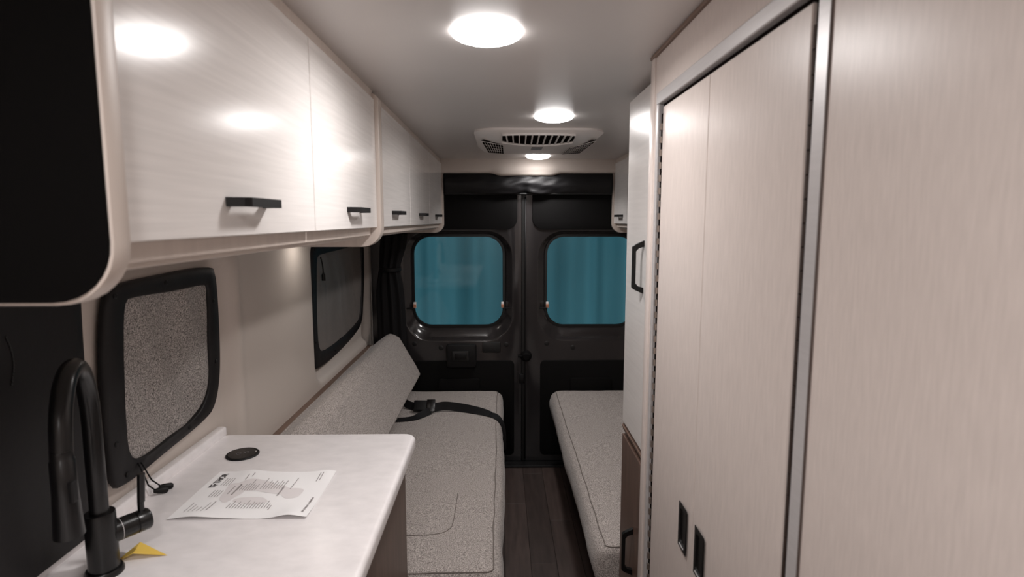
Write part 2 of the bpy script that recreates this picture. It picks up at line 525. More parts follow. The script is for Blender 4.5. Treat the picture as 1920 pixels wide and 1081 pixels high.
d3 = thing('door_3', 'beige bifold bathroom door in an aluminium frame', None, (BX, 0.93, 0), kind='structure')
put('frame_top', box(BX - 0.006, BX + 0.018, 0.606, 1.256, 1.766, 1.790, 0.002), ALU, d3)
put('frame_stile', box(BX - 0.006, BX + 0.018, 1.240, 1.254, 0, 1.766, 0.002), ALU, d3)
put('frame_stile', box(BX - 0.001, BX + 0.018, 0.607, 0.632, 0, 1.790, 0.0015), ALU, d3)
put('frame_seal', box(BX - 0.0015, BX + 0.01, 0.6035, 0.6068, 0, 1.79), SEALB, d3)
put('hinge_backing', box(BX + 0.0015, BX + 0.008, 1.226, 1.2405, 0.0, 1.745), GAP, d3)
put('hinge_backing', box(BX + 0.003, BX + 0.008, 0.632, 0.6475, 0.0, 1.726), GAP, d3)
put('frame_gap', box(BX + 0.006, BX + 0.03, 0.600, 1.25, 0.0, 1.775), GAP, d3)
leafs = []
for (ya, yb) in ((0.9556, 1.226), (0.6475, 0.9546)):
    leafs.append(put('door_leaf', box(BX + 0.001, BX + 0.022, ya, yb, 0.02, 1.758, 0.0015, 1), BEIGEV, d3))
# recessed pulls
def flush_pull(leaf, yc):
    z0, z1, hy = 0.917, 1.004, 0.0225
    r = [[(BX - 0.002, a, b) for a, b in rrect(yc - hy, yc + hy, z0, z1, 0.0015, 2)],
         [(BX - 0.003, a, b) for a, b in rrect(yc - hy + 0.001, yc + hy - 0.001, z0 + 0.001, z1 - 0.001, 0.0015, 2)],
         [(BX - 0.003, a, b) for a, b in rrect(yc - hy + 0.009, yc + hy - 0.009, z0 + 0.010, z1 - 0.010, 0.004, 2)],
         [(BX + 0.0005, a, b) for a, b in rrect(yc - hy + 0.010, yc + hy - 0.010, z0 + 0.012, z1 - 0.012, 0.004, 2)]]
    p = put('flush_pull', loft(r, False, True), BLACKH, leaf, label='black recessed pull')
    put('pull_lip', box(BX - 0.0042, BX - 0.0025, yc - hy + 0.010, yc + hy - 0.010, z0 + 0.007, z0 + 0.009), ALU, p)
flush_pull(leafs[0], 1.001)
flush_pull(leafs[1], 0.913)
# piano hinges, knuckle by knuckle
kb = cyl((0, 0, -0.0066), (0, 0, 0.0066), 0.0042, n=8)
kme = bpy.data.meshes.new('hinge_knuckle'); kb.to_mesh(kme); kb.free(); kme.materials.append(HINGE)
kb = cyl((0, 0, -0.0125), (0, 0, 0.0125), 0.0030, n=8)
kme2 = bpy.data.meshes.new('hinge_knuckle'); kb.to_mesh(kme2); kb.free(); kme2.materials.append(HINGED)
for k in range(61):
    z = 1.718 - k * 0.0265
    inst('hinge_knuckle', kme, d3, (BX + 0.001, 1.2335, z))
for k in range(61):
    z = 1.720 - k * 0.0265
    inst('hinge_knuckle', kme2, d3, (BX + 0.0035, 0.6420, z))

# ================================================================== CABINETS
def arch_pull_mesh():
    """bar pull: length along Y, standing out along +X, width along Z"""
    o = [(-0.070, 0), (-0.060, 0.022), (-0.054, 0.030), (0.054, 0.030), (0.060, 0.022), (0.070, 0)]
    i = [(0.054, 0), (0.050, 0.014), (0.042, 0.0215), (-0.042, 0.0215), (-0.050, 0.014), (-0.054, 0)]
    bm = bmesh.new()
    n = 6
    lo = [bm.verts.new((nn, u, -0.006)) for u, nn in o]; hi = [bm.verts.new((nn, u, 0.006)) for u, nn in o]
    li = [bm.verts.new((nn, u, -0.006)) for u, nn in reversed(i)]; hi_i = [bm.verts.new((nn, u, 0.006)) for u, nn in reversed(i)]
    for k in range(n - 1):
        bm.faces.new((lo[k], lo[k + 1], hi[k + 1], hi[k])); bm.faces.new((li[k + 1], li[k], hi_i[k], hi_i[k + 1]))
        bm.faces.new((lo[k + 1], lo[k], li[k], li[k + 1])); bm.faces.new((hi[k], hi[k + 1], hi_i[k + 1], hi_i[k]))
    for k in (0, n - 1):
        bm.faces.new((lo[k], hi[k], hi_i[k], li[k]))
    bmesh.ops.recalc_face_normals(bm, faces=bm.faces)
    me = bpy.data.meshes.new('arch_pull'); bm.to_mesh(me); bm.free(); me.materials.append(BLACKH)
    return me
PULL = arch_pull_mesh()

def end_outline(xw, xf, z0, z1, rb, rt, sgn):
    """cabinet end panel outline in (x,z): rounded lower front corner"""
    pts = [(xw, z1)]
    if rt: pts += [(xf - sgn * rt + sgn * rt * sin(t), z1 - rt + rt * cos(t)) for t in [k * pi / 2 / 6 for k in range(7)]]
    else: pts.append((xf, z1))
    pts += [(xf - sgn * rb + sgn * rb * cos(t), z0 + rb - rb * sin(t)) for t in [k * pi / 2 / 8 for k in range(9)]]
    pts.append((xw, z0))
    return pts

def overhead(name, label, xw, xf, ya, yb, bounds, pulls, sgn, near_black=False):
    """sgn +1: doors face +X; xf is the door face"""
    c = thing(name, label, 'cabinet', ((xw + xf) / 2, (ya + yb) / 2, 1.45), 'white overhead cabinets')
    X = lambda a, b: (min(a, b), max(a, b))
    put('body', box(*X(xw, xf - sgn * 0.030), ya + 0.015, yb - 0.015, 1.496, 1.862), EDGE, c)
    put('bottom_board', box(*X(xw, xf - sgn * 0.034), ya + 0.02, yb - 0.02, 1.474, 1.490, 0.002), PLASTIC, c)
    put('front_rail', box(*X(xf - sgn * 0.040, xf - sgn * 0.018), ya + 0.02, yb - 0.02, 1.482, 1.512, 0.002), EDGE, c)
    put('top_rail', box(*X(xf - sgn * 0.10, xf - sgn * 0.008), ya, yb, 1.850, ZC), EDGE, c)
    for k, yy in enumerate((ya, yb)):
        e = put('end_panel', prism(end_outline(xw, xf + sgn * 0.010, 1.449, 1.872, 0.055, 0.02, sgn), 'y', yy - 0.0125, yy + 0.0125, 0.0025), EDGE, c, smooth=40)
        if near_black and k == 0:
            put('black_face', prism(end_outline(xw, xf + sgn * 0.007, 1.452, 1.870, 0.053, 0.02, sgn), 'y', yy - 0.0155, yy - 0.0126), DARKFACE, e, label='black outer face')
    for (a, b), pc in zip(bounds, pulls):
        d = put('door', box(*X(xf - sgn * 0.018, xf), a + 0.0018, b - 0.0018, 1.504, 1.855, 0.0012, 1), WHITEH, c)
        inst('handle', PULL, d, (xf, pc, 1.548), rot=None if sgn > 0 else (0, 0, pi), scale=(0.93, 0.92, 1))
    return c
DX = -0.350
overhead('overhead_cabinet', 'white wood-grain overhead cabinet with two doors above the worktop', -0.79, DX, 0.527, 1.662, [(0.541, 1.101), (1.101, 1.648)], [0.812, 1.394], 1, True)
overhead('overhead_cabinet', 'long white overhead cabinet with three doors above the left bench', -0.79, DX - 0.002, 1.690, 3.478, [(1.704, 2.265), (2.265, 2.870), (2.870, 3.464)], [1.945, 2.560, 3.165], 1)
overhead('overhead_cabinet', 'white overhead cabinet above the right bench, partly behind the tall cabinet', 1.07, 0.672, 1.76, 3.478, [(1.774, 2.33), (2.33, 2.90), (2.90, 3.464)], [2.05, 2.62, 3.265], -1)

# little light under the rear cabinet
pk = thing('puck_light', 'small round light under the rear left overhead cabinet', 'lamp', (-0.70, 2.22, 1.474))
put('housing', lathe((-0.70, 2.22, 1.474), [(0.001, 0), (0.032, 0), (0.032, -0.006), (0.028, -0.009), (0.001, -0.009)], n=24), WHITEP, pk, smooth=40)
put('lens', lathe((-0.70, 2.22, 1.4645), [(0.001, 0), (0.024, 0), (0.022, -0.003), (0.001, -0.004)], n=20), PUCKL, pk, smooth=40)

# tall cabinet on the right
TX = 0.372
tc = thing('tall_cabinet', 'tall cabinet with white upper door and brown lower door beside the bathroom', 'cabinet', (TX + 0.3, 1.52, 0))
put('body', box(TX + 0.02, XR - 0.01, 1.325, 1.712, 0.0, ZC - 0.012), BEIGEV, tc)
d = put('upper_door', box(TX, TX + 0.019, 1.330, 1.712, 0.912, 1.862, 0.0015, 1), WHITEV, tc)
h = inst('handle', PULL, d, (TX, 1.503, 1.402), rot=(pi / 2, 0, pi))
put('ledge', box(TX + 0.002, TX + 0.05, 1.322, 1.716, 0.884, 0.906, 0.003), BROWN, tc)
put('ledge_edge', box(TX - 0.001, TX + 0.004, 1.322, 1.716, 0.895, 0.900), BROWNE, tc)
d = put('lower_door', box(TX, TX + 0.019, 1.360, 1.712, 0.06, 0.872, 0.0015, 1), BROWN, tc)
put('side_stile', box(TX + 0.008, TX + 0.02, 1.325, 1.358, 0.0, 0.884), GAP, tc)
inst('handle', PULL, d, (TX, 1.545, 0.585), rot=(pi / 2, 0, pi))

# ------------------------------------------------------------------ kitchen
kc = thing('kitchen_cabinet', 'brown wood base cabinet under the pale worktop', 'cabinet', (-0.53, 0.5, 0))
put('body', box(-0.79, -0.292, -0.9, 1.578, 0.0, 0.866), BROWN, kc)
put('end_panel', box(-0.79, -0.276, 1.560, 1.582, 0.0, 0.846, 0.0015), BROWN, kc)
for (a, b) in ((-0.30, 0.38), (0.384, 0.97), (0.974, 1.556)):
    put('door', box(-0.292, -0.272, a, b, 0.08, 0.832, 0.002), BROWN, kc)
ct = thing('worktop', 'pale marbled worktop with rounded corner on the brown cabinet', 'worktop', (-0.53, 0.5, 0.866))
def slab_ring(ins, z): return [(a, b, z) for a, b in rrect(-0.814 + ins, -0.2475 - ins, -0.9 + ins, 1.627 - ins, 0.034 - ins, 8)]
sr = [slab_ring(0.010 * (1 - sin(t)), 0.882 - 0.010 * cos(t)) for t in [k * pi / 2 / 4 for k in range(5)]]
sr += [slab_ring(0.012 * (1 - cos(t)), 0.898 + 0.012 * sin(t)) for t in [k * pi / 2 / 5 for k in range(6)]]
put('slab', loft(sr), COUNTER, ct, smooth=40)
put('backsplash', box(-0.820, -0.794, -0.9, 1.625, 0.906, 0.934, 0.006, 3), COUNTER, ct, smooth=40)

# wireless charging pad
pc = Vector((-0.684, 1.475, 0.910))
pd = thing('charging_pad', 'round glossy black charging pad set in the worktop', 'charger', pc)
put('rim', lathe(pc, [(0.001, 0.0), (0.041, 0.0), (0.0415, 0.002), (0.040, 0.004), (0.037, 0.0045), (0.036, 0.003), (0.001, 0.003)], n=40), BLACKP, pd, smooth=40)
put('cover', lathe(pc, [(0.001, 0.003), (0.036, 0.003), (0.0355, 0.0042), (0.001, 0.0045)], n=40), PADTOP, pd, smooth=40)
for dx, dy in ((-0.008, -0.004), (0.010, 0.004)):
    bm = loft([[pc + Vector((dx + r * cos(2 * pi * k / 20), dy + r * sin(2 * pi * k / 20), 0.0050)) for k in range(20)] for r in (0.0062, 0.0050)], False, False)
    put('ring_mark', bm, GREYP, pd)
put('status_light', lathe(pc + Vector((0.030, 0.012, 0.0043)), [(0.001, 0), (0.0018, 0), (0.001, 0.0012)], n=10), WHITEP, pd)

# faucet
FB = Vector((-0.698, 0.962, 0.910))
fa = thing('faucet', 'matte black pull-down kitchen faucet on the worktop', 'faucet', FB)
put('base_ring', lathe(FB, [(0.001, 0), (0.030, 0), (0.030, 0.006), (0.0275, 0.010), (0.001, 0.010)]), BLACKM, fa, smooth=40)
put('body', lathe(FB, [(0.001, 0.009), (0.0238, 0.009), (0.0238, 0.108), (0.0228, 0.112), (0.001, 0.112)]), BLACKM, fa, smooth=40)
sd = Vector((0.062, -0.150, 0.0))
def FP(t, h): return FB + sd * t + Vector((0, 0, h))
neck = spline([FP(0, 0.10), FP(0, 0.20), FP(0.0, 0.28), FP(0.07, 0.335), FP(0.25, 0.374), FP(0.50, 0.386), FP(0.75, 0.371), FP(0.93, 0.330), FP(1.0, 0.28)], 7)
put('neck', tube(neck, 0.0146, 20), BLACKM, fa, smooth=40)
sp = put('spray_head', tube([FP(1.0, 0.285), FP(1.0, 0.272), FP(1.0, 0.270), FP(1.0, 0.22), FP(0.995, 0.17), FP(0.99, 0.155)], [0.0146, 0.0146, 0.0160, 0.0165, 0.0190, 0.0200], 24), BLACKM, fa, smooth=40)
put('spray_button', box(*[v for a in range(3) for v in ((FP(1.0, 0.225) + Vector((0.015, -0.005, 0)))[a] - (0.004, 0.006, 0.016)[a], (FP(1.0, 0.225) + Vector((0.015, -0.005, 0)))[a] + (0.004, 0.006, 0.016)[a])], 0.002), BLACKP, sp)
vd_ = Vector((0.050, 0.072, 0)).normalized()
va = FB + Vector((0, 0, 0.068))
vv = put('valve', lathe(va, [(0.001, 0.015), (0.0195, 0.015), (0.0195, 0.0515), (0.0182, 0.0525), (0.0182, 0.0540), (0.0195, 0.0550), (0.0195, 0.074), (0.0175, 0.077), (0.001, 0.077)], vd_), BLACKM, fa, smooth=40)
put('valve_ring', lathe(va, [(0.0197, 0.0275), (0.0199, 0.0280), (0.0197, 0.0285)], vd_), ALU, vv)
lb = va + vd_ * 0.065
put('lever', tube([lb, lb + Vector((0, 0, 0.035)), lb + Vector((0.001, 0.0, 0.036)), lb + Vector((0.003, 0.003, 0.088))], [0.0055, 0.0055, 0.0064, 0.0066], 14), BLACKM, fa, smooth=40)

# yellow folded note
def ynote():
    a, b, c, e = Vector((-0.680, 1.035, 0.9245)), Vector((-0.618, 1.013, 0.9105)), Vector((-0.700, 0.990, 0.9105)), Vector((-0.672, 1.000, 0.9225))
    bm = bmesh.new()
    up = Vector((0, 0, 0.0004))
    for tri in ((a, b, e), (a, e, c)):
        t = [bm.verts.new(p) for p in tri]; u = [bm.verts.new(p - up) for p in tri]
        bm.faces.new(t); bm.faces.new(list(reversed(u)))
        for k in range(3): bm.faces.new((t[k], u[k], u[(k + 1) % 3], t[(k + 1) % 3]))
    return bm
put('folded_note', ynote(), YELLOW, label='small folded yellow paper note beside the faucet', cat='paper', base=(-0.66, 1.01, 0.91))

# printed sheet on the worktop
PX0, PX1, PY0, PY1 = -0.692, -0.4055, 1.141, 1.362
def paper_h(x, y):
    u, v = (x - PX0) / (PX1 - PX0), (y - PY0) / (PY1 - PY0)
    near = (1 - sm(0.0, 0.30, v))
    far = sm(0.72, 1.0, v)
    h = 0.0012 + 0.0016 * near * (0.5 + 0.5 * sin(u * 9.2 - 1.2)) + 0.006 * near * exp(-((u - 0.86) / 0.10) ** 2) + 0.0045 * near * exp(-((u - 0.16) / 0.13) ** 2)
    h += 0.004 * far * exp(-((u - 0.28) / 0.10) ** 2) + 0.004 * far * exp(-((u - 0.92) / 0.10) ** 2)
    h += 0.0012 * sin(u * 5 + v * 3) ** 2
    return 0.910 + h
ps = thing('printed_sheet', 'white printed sheet of paper lying on the worktop', 'paper', (-0.55, 1.25, 0.910))
def paper_fn(u, v):
    x = PX0 + (PX1 - PX0) * u; y = PY0 + (PY1 - PY0) * v + 0.008 * (1 - u) * v
    return (x, y, paper_h(x, y))
put('sheet', sheet(paper_fn, 56, 30, 0.0003, (0, 0, 1)), PAPER, ps, smooth=40)
def strips(name, rows, m, lift):
    """rows: (x, y0, y1, width) short print lines running along Y"""
    bm = bmesh.new()
    for x, y0, y1, wd in rows:
        n = max(2, int((y1 - y0) / 0.006))
        prev = None
        for k in range(n + 1):
            y = y0 + (y1 - y0) * k / n
            a = bm.verts.new((x, y, paper_h(x, y) + lift)); b = bm.verts.new((x + wd, y, paper_h(x + wd, y) + lift))
            if prev: bm.faces.new((prev[0], a, b, prev[1]))
            prev = (a, b)
    return put(name, bm, m, ps)
def blob(name, outline, m, lift):
    bm = bmesh.new()
    cx = sum(p[0] for p in outline) / len(outline); cy = sum(p[1] for p in outline) / len(outline)
    R = []
    for s in (1.0, 0.75, 0.5, 0.25, 0.02):
        R.append([bm.verts.new((cx + (x - cx) * s, cy + (y - cy) * s, paper_h(cx + (x - cx) * s, cy + (y - cy) * s) + lift)) for x, y in outline])
    for i in range(4):
        for k in range(len(outline)):
            bm.faces.new((R[i][k], R[i][(k + 1) % len(outline)], R[i + 1][(k + 1) % len(outline)], R[i + 1][k]))
    return put(name, bm, m, ps)
def ell(cx, cy, rx, ry, rot=0, n=28, wob=0.0, ph=0):
    o = []
    for k in range(n):
        t = 2 * pi * k / n
        r = 1 + wob * sin(3 * t + ph) + wob * 0.6 * sin(5 * t + 2 * ph)
        a, b = rx * r * cos(t), ry * r * sin(t)
        o.append((cx + a * cos(rot) - b * sin(rot), cy + a * sin(rot) + b * cos(rot)))
    return o
for o_ in (ell(-0.612, 1.262, 0.022, 0.048, 0.1, wob=0.10, ph=1), ell(-0.575, 1.292, 0.050, 0.028, -0.2, wob=0.08, ph=2),
           ell(-0.520, 1.270, 0.052, 0.020, -0.3, wob=0.05, ph=3), ell(-0.475, 1.252, 0.024, 0.026, 0.3, wob=0.06), ell(-0.553, 1.218, 0.040, 0.017, -0.15, wob=0.05, ph=4)):
    blob('pale_print', o_, INKP, 0.0004)
rw = []
rnd = random.Random(8)
for k in range(15): rw.append((-0.592 + k * 0.0062, 1.183, 1.183 + rnd.uniform(0.018, 0.036), 0.0018))
for k in range(8): rw.append((-0.607 + k * 0.0058, 1.268, 1.268 + rnd.uniform(0.02, 0.055), 0.0018))
for k in range(9): rw.append((-0.556 + k * 0.0062, 1.272, 1.272 + rnd.uniform(0.02, 0.055), 0.0018))
for k in range(5): rw.append((-0.672 + k * 0.009, 1.166, 1.166 + rnd.uniform(0.02, 0.045), 0.0016))
for k in range(4): rw.append((-0.655 + k * 0.006, 1.235, 1.268, 0.0016))
for k in range(4): rw.append((-0.655 + k * 0.006, 1.292, 1.330, 0.0014))
rw += [(-0.628, 1.17, 1.215, 0.0022), (-0.620, 1.25, 1.29, 0.0022), (-0.61, 1.245, 1.30, 0.0035), (-0.505, 1.238, 1.282, 0.0035), (-0.500, 1.175, 1.195, 0.002), (-0.487, 1.27, 1.33, 0.002), (-0.44, 1.31, 1.35, 0.002), (-0.434, 1.315, 1.352, 0.002), (-0.61, 1.32, 1.345, 0.002), (-0.60, 1.335, 1.352, 0.002)]
strips('printed_lines', rw, INKG, 0.0006)['kind'] = 'stuff'
def footer():
    r = []
    y = 1.158
    while y < 1.228:
        l = rnd.uniform(0.003, 0.006)
        r.append((-0.4225, y, y + l, 0.0045)); y += l + rnd.choice((0.0012, 0.0012, 0.003))
    return r
strips('footer_print', footer(), INKG, 0.0006)['kind'] = 'stuff'
# heading: emblem and word
def text_mesh(body, size):
    cu = bpy.data.curves.new('txt', 'FONT'); cu.body = body; cu.size = size; cu.offset = size * 0.022
    o = bpy.data.objects.new('txt', cu); COL.objects.link(o)
    dg = bpy.context.evaluated_depsgraph_get(); dg.update()
    me = bpy.data.meshes.new_from_object(o.evaluated_get(dg))
    bm = bmesh.new(); bm.from_mesh(me)
    bpy.data.objects.remove(o); bpy.data.curves.remove(cu); bpy.data.meshes.remove(me)
    return bm
tb = text_mesh('THOR', 0.0185)
for v in tb.verts:
    tx, ty = v.co.x, v.co.y
    x, y = -0.664 - ty * 1.05, 1.303 + tx * 1.02
    v.co = Vector((x, y, paper_h(x, y) + 0.0007))
put('heading_word', tb, INK, ps)
def emblem():
    bm = bmesh.new()
    for pts in ([(0, 0.014), (0.004, 0.0), (0.0075, 0.0), (0.005, 0.010), (0.015, 0.010), (0.017, 0.014)],
                [(0.010, 0.008), (0.012, 0.000), (0.0155, -0.003), (0.0145, 0.004), (0.020, 0.004), (0.018, 0.008)]):
        bm.faces.new([bm.verts.new((-0.664 - ty * 1.0, 1.281 + tx, paper_h(-0.664 - ty, 1.281 + tx) + 0.0007)) for tx, ty in pts])
    return bm
put('heading_emblem', emblem(), INK, ps)

# ================================================================== LEFT WALL FITTINGS
WX = -0.812
def window_cover(name, label, outer, inner, mfab, wr, seedv, snaps):
    ys = [p[0] for p in outer]; zs = [p[1] for p in outer]
    t = thing(name, label, 'window cover', (WX, sum(ys) / len(ys), min(zs)), 'fabric window covers')
    def closed(pts, n=72):
        sp_ = spline([Vector((0, a, b)) for a, b in pts + pts[:1]], 10)
        L = [0]
        for a, b in zip(sp_, sp_[1:]): L.append(L[-1] + (b - a).length)
        out = []
        j = 0
        for k in range(n):
            s = L[-1] * k / n
            while L[j + 1] < s: j += 1
            f = (s - L[j]) / (L[j + 1] - L[j] + 1e-9)
            out.append(sp_[j].lerp(sp_[j + 1], f))
        return out
    def poly_resample(pts, ref, c):
        """points of the outline in the same directions as ref"""
        return pts
    O = closed(outer); I = closed(inner)
    R = [[(WX - 0.006, p.y, p.z) for p in O], [(WX + 0.004, p.y, p.z) for p in O],
         [(WX + 0.009, p.y + (q.y - p.y) * 0.12, p.z + (q.z - p.z) * 0.12) for p, q in zip(O, I)],
         [(WX + 0.0085 + 0.0025 * mnoise.noise(Vector((p.y * 14, p.z * 14, seedv))), p.y + (q.y - p.y) * 0.5, p.z + (q.z - p.z) * 0.5) for p, q in zip(O, I)],
         [(WX + 0.010, p.y + (q.y - p.y) * 0.93, p.z + (q.z - p.z) * 0.93) for p, q in zip(O, I)],
         [(WX + 0.007, q.y, q.z) for p, q in zip(O, I)], [(WX - 0.002, q.y, q.z) for p, q in zip(O, I)]]
    bd = put('border', loft(R, False, False), BLACK, t, smooth=60)
    # fabric panel: concentric rings inside the inner outline
    cy = sum(p.y for p in I) / len(I); cz = sum(p.z for p in I) / len(I)
    rings = []
    for k in range(15):
        s = 1.02 - k / 14 * 1.0
        rr = []
        for q in I:
            y, z = cy + (q.y - cy) * s, cz + (q.z - cz) * s
            hgt = 0.0035 + wr * (mnoise.noise(Vector((y * 9 + z * 4, z * 3, seedv))) * 1.0 + 0.5 * mnoise.noise(Vector((y * 22, z * 9, seedv + 3))))
            rr.append((WX + hgt * (1 if s < 0.99 else 0.4), y, z))
        rings.append(rr)
    put('fabric_panel', loft(rings, False, True), mfab, t, smooth=180)
    sm_b = lathe((0, 0, 0), [(0.001, 0.0), (0.0065, 0.0), (0.0065, 0.0015), (0.004, 0.003), (0.001, 0.003)], (1, 0, 0), 12)
    sme = bpy.data.meshes.new('snap'); sm_b.to_mesh(sme); sm_b.free(); sme.materials.append(BLACKP)
    for y, z in snaps:
        inst('snap', sme, t, (WX + 0.0085, y, z))
    return t
w1 = window_cover('window_cover', 'black-bordered window cover of speckled grey fabric above the worktop',
    [(1.150, 1.10), (1.160, 1.25), (1.178, 1.350), (1.212, 1.386), (1.38, 1.396), (1.590, 1.396), (1.636, 1.368), (1.640, 1.20), (1.625, 1.080), (1.585, 1.005), (1.520, 0.985), (1.36, 0.972), (1.20, 0.962), (1.158, 0.985)],
    [(1.212, 1.12), (1.222, 1.25), (1.236, 1.340), (1.262, 1.356), (1.41, 1.352), (1.570, 1.350), (1.588, 1.334), (1.578, 1.20), (1.566, 1.090), (1.530, 1.035), (1.47, 1.010), (1.36, 1.002), (1.250, 0.998), (1.214, 1.030)],
    SHADEF, 0.010, 2.0, [(1.172, 1.06), (1.205, 1.368), (1.39, 1.376), (1.61, 1.30), (1.604, 1.13), (1.45, 0.995), (1.20, 0.982)])
for a, b in (((1.235, 0.993), (1.252, 0.912)), ((1.245, 0.990), (1.272, 0.9125))):
    pts = spline([(WX + 0.010, a[0], a[1]), (WX + 0.024, (a[0] + b[0]) / 2 - 0.006, 0.948), (-0.786, b[0] - 0.012, 0.938), (-0.777, b[0], 0.920)], 6)
    zc = put('zipper_cord', tube(pts, 0.0016, 8), BLACKF, w1, smooth=180)
    e = pts[-1]; f = Vector((0.011, 0.010, -0.003))
    put('zipper_pull', tube([e - f * 0.4, e + f * 0.2, e + f * 1.2, e + f * 1.5], [0.004, 0.0066, 0.0072, 0.005], 10), BLACKP, zc, smooth=50)
w2 = window_cover('window_cover', 'black-bordered window cover of smooth dark grey fabric above the left bench',
    [(2.430, 1.10), (2.440, 1.30), (2.470, 1.400), (2.560, 1.420), (2.90, 1.420), (3.28, 1.418), (3.385, 1.395), (3.395, 1.25), (3.350, 1.06), (3.300, 0.950), (3.170, 0.905), (2.88, 0.878), (2.56, 0.872), (2.450, 0.905)],
    [(2.500, 1.10), (2.515, 1.25), (2.535, 1.355), (2.60, 1.372), (2.90, 1.378), (3.20, 1.384), (3.325, 1.378), (3.335, 1.25), (3.300, 1.06), (3.255, 0.975), (3.15, 0.952), (2.88, 0.934), (2.58, 0.938), (2.508, 0.985)],
    SHADED, 0.005, 7.0, [(2.47, 1.00), (2.50, 1.398), (2.90, 1.40), (3.36, 1.30), (3.20, 0.93), (2.75, 0.90)])
pts = spline([(WX + 0.010, 2.575, 1.362), (WX + 0.016, 2.580, 1.325), (WX + 0.016, 2.585, 1.290)], 6)
zc = put('zipper_cord', tube(pts, 0.003, 8), BLACKF, w2, smooth=180)
put('zipper_pull', tube([pts[-1], pts[-1] + Vector((0, 0.002, -0.01)), pts[-1] + Vector((0, 0.004, -0.035))], [0.004, 0.008, 0.008], 10), BLACKP, zc, smooth=50)

# black padded panel on the wall behind the faucet
def pad_fn(u, v):
    y = 0.25 + (1.082 - 0.25) * u; z = 0.936 + (1.440 - 0.936) * v
    e = min(u, 1 - u) * 0.83
    return (-0.775 + 0.005 * mnoise.noise(Vector((y * 5, z * 4, 1.5))) - 0.012 * (1 - sm(0, 0.02, (1.082 - y))), y + 0.012 * (v - 0.5), z)
pp = thing('vinyl_panel', 'soft black vinyl panel hanging on the wall behind the faucet', 'panel', (-0.79, 0.67, 0.936))
put('panel', sheet(pad_fn, 40, 30, 0.012, (1, 0, 0)), BLACK, pp, smooth=60)
sb = bmesh.new()
for k in range(16):
    t = k / 15
    y = 0.900 + 0.008 * sin(pi * t); z = 1.345 - 0.075 * t
    u = (y - 0.25 - 0.012 * ((z - 0.936) / 0.504 - 0.5)) / 0.832
    px = pad_fn(u, (z - 0.936) / 0.504)[0]
    cyl((px + 0.001, y, z), (px + 0.001, y + 0.0005, z - 0.0042), 0.0011, n=6, bm=sb)
s_ = put('stitching', sb, RUBBER, pp); s_['kind'] = 'stuff'

# ================================================================== BENCHES
def bench(name, label, x0, x1, y0, y1):
    b = thing(name, label, 'bench', ((x0 + x1) / 2, (y0 + y1) / 2, 0), 'bench bases')
    put('box', box(x0, x1, y0, y1, 0.05, 0.305), BROWN, b)
    put('plinth', box(x0 + 0.03, x1 - 0.03, y0 + 0.02, y1 - 0.02, 0.0, 0.05), BLACKP, b)
    put('front_board', box((x1 if x1 < 0.5 else x0) - 0.008, (x1 if x1 < 0.5 else x0) + 0.008, y0, y1, 0.04, 0.30, 0.002), BROWN, b)
bench('bench_base', 'brown wood box under the left seat cushion', -0.785, -0.055, 1.64, 3.43)
bench('bench_base', 'brown wood box under the right seat cushion', 0.40, 1.07, 1.74, 3.43)

def cushion(name, label, x0, x1, y0, y1, front, bul):
    """front: +1 front side at x1, -1 front side at x0"""
    z0, z1 = 0.307, 0.492
    def warp(p, n):
        t = (p.z - z0) / (z1 - z0)
        b = bul * max(0.0, sin(pi * min(1, max(0, 0.90 - 0.80 * t + 0.05)))) * (0.9 + 0.25 * mnoise.noise(Vector((p.y * 3.1, 2.0 * front, 0.3))))
        ff = max(0.0, n.x * front)
        if abs(p.x - (x1 if front > 0 else x0)) < 0.04:
            p = p + Vector((front * b * ff, 0, 0))
        if n.z > 0.5:
            p = p + Vector((0, 0, 0.004 * mnoise.noise(Vector((p.x * 4, p.y * 3, 5))) + 0.0015 * mnoise.noise(Vector((p.x * 22, p.y * 13, 9)))))
        if abs(n.x) > 0.6:
            p = p + Vector((0.004 * mnoise.noise(Vector((p.y * 9, p.z * 12, 3.3))), 0, 0))
        return p
    c = thing(name, label, 'cushion', ((x0 + x1) / 2, (y0 + y1) / 2, z0), 'tweed seat cushions')
    put('cover', soft_box(x0, x1, y0, y1, z0, z1, 0.030, 0.03, warp), FABRIC, c, smooth=180)
    # stitched seam round the top, sitting on the rounded edge
    r = 0.030
    cx0, cx1, cy0, cy1 = x0 + r, x1 - r, y0 + r, y1 - r
    path = []
    def side(p, q, n, k):
        for i in range(k): path.append((Vector(p).lerp(Vector(q), i / k), Vector(n)))
    def corner(p, a0):
        for i in range(6):
            t = radians(a0 + 15 * i); path.append((Vector(p), Vector((0.6 * cos(t), 0.6 * sin(t), 0.8))))
    side((cx1, cy0, z1 - r), (cx1, cy1, z1 - r), (0.6, 0, 0.8), 60); corner((cx1, cy1, z1 - r), 0)
    side((cx1, cy1, z1 - r), (cx0, cy1, z1 - r), (0, 0.6, 0.8), 24); corner((cx0, cy1, z1 - r), 90)
    side((cx0, cy1, z1 - r), (cx0, cy0, z1 - r), (-0.6, 0, 0.8), 60); corner((cx0, cy0, z1 - r), 180)
    side((cx0, cy0, z1 - r), (cx1, cy0, z1 - r), (0, -0.6, 0.8), 24); corner((cx1, cy0, z1 - r), 270)
    dense = [warp(q + n * r, n) + n * 0.0009 for q, n in path]
    put('seam', tube(dense + dense[:1], 0.0019, 6, False), SEAM, c, smooth=180)
    return c
cl = cushion('seat_cushion', 'grey tweed seat cushion on the left bench with a black belt across it', -0.782, -0.028, 1.592, 3.440, 1, 0.040)
cr = cushion('seat_cushion', 'grey tweed seat cushion on the right bench beyond the tall cabinet', 0.330, 1.075, 1.722, 3.440, -1, 0.040)
